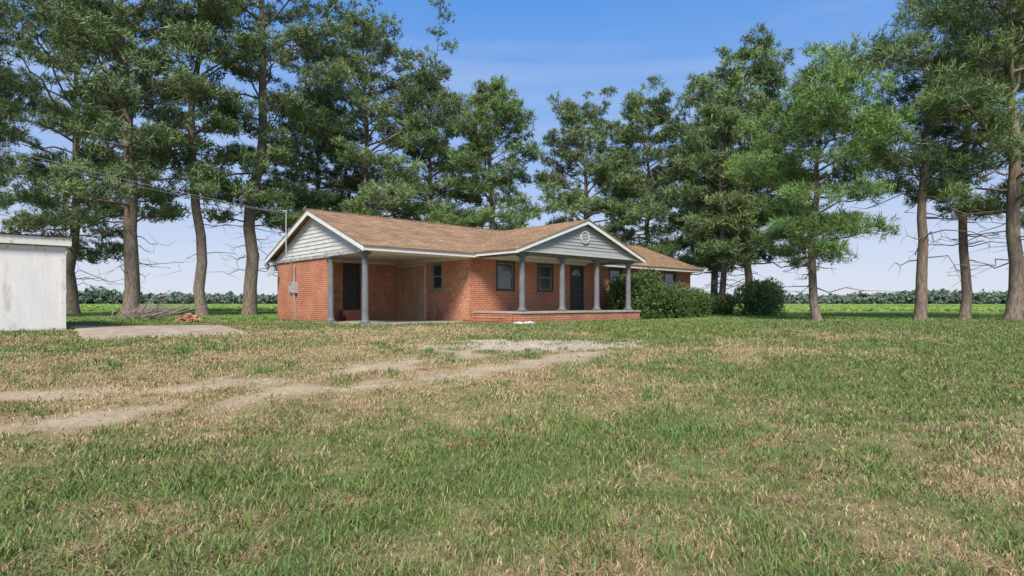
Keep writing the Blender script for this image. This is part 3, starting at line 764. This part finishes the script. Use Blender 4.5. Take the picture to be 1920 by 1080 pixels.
S=empty('white_shed',(-12.07,15.8,-.02),HA)
mb=MB(); mb.box(-7.5,0,0,6,-.2,2.28); mb.obj('walls',M_shedw,S)
mb=MB(); mb.box(-.09,.012,-.014,-.002,-.1,2.27); mb.box(-7.5,-.095,-.014,-.002,2.16,2.27); mb.obj('corner_trim',M_rust,S)
mb=MB(); mb.beam((-7.7,-.16,2.52),(.12,-.16,2.52),(0,1,0),.03,.22); mb.beam((.12,-.13,2.52),(.12,6.1,2.36),(-1,0,0),.03,.2)
mb.box(-7.6,.085,-.128,.0,2.30,2.315); mb.obj('fascia',M_rust,S)
mb=MB(); cnt=int(7.9/.0375)
vs=[];fs=[]
for i in range(cnt+1):
    xx=-7.75+i*.0375; zz=.014*math.sin(2*math.pi*i/4)
    vs+=[(xx,-.24,2.55+zz),(xx,6.2,2.40+zz)]
for i in range(cnt): fs.append((2*i,2*i+2,2*i+3,2*i+1))
mb.add(vs,fs); mb.obj('corrugated_roof',M_metal,S)

rs=np.random.RandomState(9)
mb=MB()
for i in range(70):
    a=rs.rand()*6.28; r=abs(rs.randn())*.28; cx_=-12.2+r*math.cos(a)*1.2; cy_=22+r*math.sin(a); cz=max(.03,.32-r*.5)*rs.rand()
    M=Matrix.Translation((cx_,cy_,cz+.02))@Matrix.Rotation(rs.rand()*6,4,'Z')@Matrix.Rotation(rs.randn()*.4,4,'X')
    b=[M@Vector((x_*.1,y_*.05,z_*.033)) for z_ in (-1,1) for x_,y_ in ((-1,-1),(1,-1),(1,1),(-1,1))]
    mb.add(b,[(0,3,2,1),(4,5,6,7),(0,1,5,4),(1,2,6,5),(2,3,7,6),(3,0,4,7)])
mb.obj('brick_rubble_pile',M_brick2)
mb=MB()
for i in range(75):
    c0=Vector((-15.4+rs.randn()*.5,24.5+rs.randn()*.4,.05+.3*rs.rand())); a=rs.randn()*.8+.3; L=.6+1.1*rs.rand()
    d=Vector((math.cos(a),math.sin(a)*.6,.15+.8*rs.rand()*rs.rand()))*L
    mid=c0+d*.5+Vector((rs.randn(),rs.randn(),rs.randn()))*.05
    mb.tube([c0,mid,c0+d],[.022,.016,.006],5)
mb.obj('branch_pile',M_dead)

U=empty('utility_pole',(-17.6,9.6,gz(-17.6,9.6)-.02))
mb=MB(); mb.tube([(0,0,0),(0,0,4),(0,0,8)],[.16,.14,.11],14); mb.obj('post',M_dead,U)
mb=MB(); mb.box(-.9,.9,-.05,.05,7.1,7.2); mb.obj('crossarm',M_dead,U)
A=Vector(hw(-.5,5.6)+(4.35,)); B=Vector((-17.6,9.6,6.0))
mb=MB()
for off,sag,rad in ((0,.42,.013),(.12,.62,.008)):
    pts=[]
    for i in range(31):
        u=i/30; p=A.lerp(B,u); p.z-=sag*4*u*(1-u)*.8; p.z+=off*u*.5; p.x+=off*.3*u; pts.append(p)
    mb.tube(pts,[rad]*31,5)
mb.obj('service_wire',M_wire)

# ------------------------------------------------------------ sky, sun, camera
w=bpy.data.worlds.new('World'); scene.world=w; w.use_nodes=True; nt=w.node_tree
bg=nt.nodes['Background']; sky=N(nt,'ShaderNodeTexSky'); sky.sky_type='NISHITA'; sky.sun_disc=False
az=math.radians(186); el=math.radians(44)
sky.sun_elevation=el; sky.sun_rotation=az; sky.air_density=1.0; sky.dust_density=.6; sky.ozone_density=2.0
STR=.15
tc=N(nt,'ShaderNodeTexCoord'); sp=N(nt,'ShaderNodeSeparateXYZ'); nt.links.new(tc.outputs['Generated'],sp.inputs[0])
rp=N(nt,'ShaderNodeValToRGB'); nt.links.new(sp.outputs[2],rp.inputs[0]); cr_=rp.color_ramp
stops=[(0,(.72,.76,.87)),(.10,(.56,.65,.87)),(.25,(.30,.49,.87)),(.46,(.11,.33,.82)),(1,(.22,.38,.66))]
while len(cr_.elements)<len(stops): cr_.elements.new(.5)
for e,(p,c) in zip(cr_.elements,stops): e.position=p; e.color=(*c,1)
sc_=N(nt,'ShaderNodeVectorMath',operation='SCALE'); nt.links.new(rp.outputs[0],sc_.inputs[0]); sc_.inputs['Scale'].default_value=1/STR
m0=N(nt,'ShaderNodeMixRGB'); m0.inputs[0].default_value=.9; nt.links.new(sky.outputs[0],m0.inputs[1]); nt.links.new(sc_.outputs[0],m0.inputs[2])
mp=N(nt,'ShaderNodeMapping'); mp.inputs['Scale'].default_value=(1,1,9); mp.inputs['Rotation'].default_value=(0,.08,0)
nt.links.new(tc.outputs['Generated'],mp.inputs[0])
cn=N(nt,'ShaderNodeTexNoise'); cn.inputs['Scale'].default_value=1.5; cn.inputs['Detail'].default_value=7; cn.inputs['Roughness'].default_value=.5
nt.links.new(mp.outputs[0],cn.inputs['Vector'])
cr=N(nt,'ShaderNodeMapRange'); cr.inputs[1].default_value=.50; cr.inputs[2].default_value=.85; cr.inputs[4].default_value=.45
nt.links.new(cn.outputs[0],cr.inputs[0])
mx=N(nt,'ShaderNodeMixRGB'); nt.links.new(cr.outputs[0],mx.inputs[0]); nt.links.new(m0.outputs[0],mx.inputs[1]); mx.inputs[2].default_value=(.66/STR,.72/STR,.88/STR,1)
nt.links.new(mx.outputs[0],bg.inputs['Color']); bg.inputs['Strength'].default_value=STR
sd=Vector((math.sin(az)*math.cos(el),math.cos(az)*math.cos(el),math.sin(el)))
sl=bpy.data.lights.new('sun','SUN'); sl.energy=4.8; sl.angle=math.radians(18); sl.color=(1,.91,.78)
so_=bpy.data.objects.new('sun',sl); link(so_); so_.rotation_euler=sd.to_track_quat('Z','Y').to_euler(); so_.location=(0,-20,40)
cam=bpy.data.cameras.new('camera'); co=bpy.data.objects.new('camera',cam); link(co)
co.location=(0,0,.75); co.rotation_euler=(math.radians(90),0,0); cam.sensor_width=36; cam.lens=20.55; cam.shift_y=.0146; cam.clip_start=.05; cam.clip_end=6000
scene.camera=co
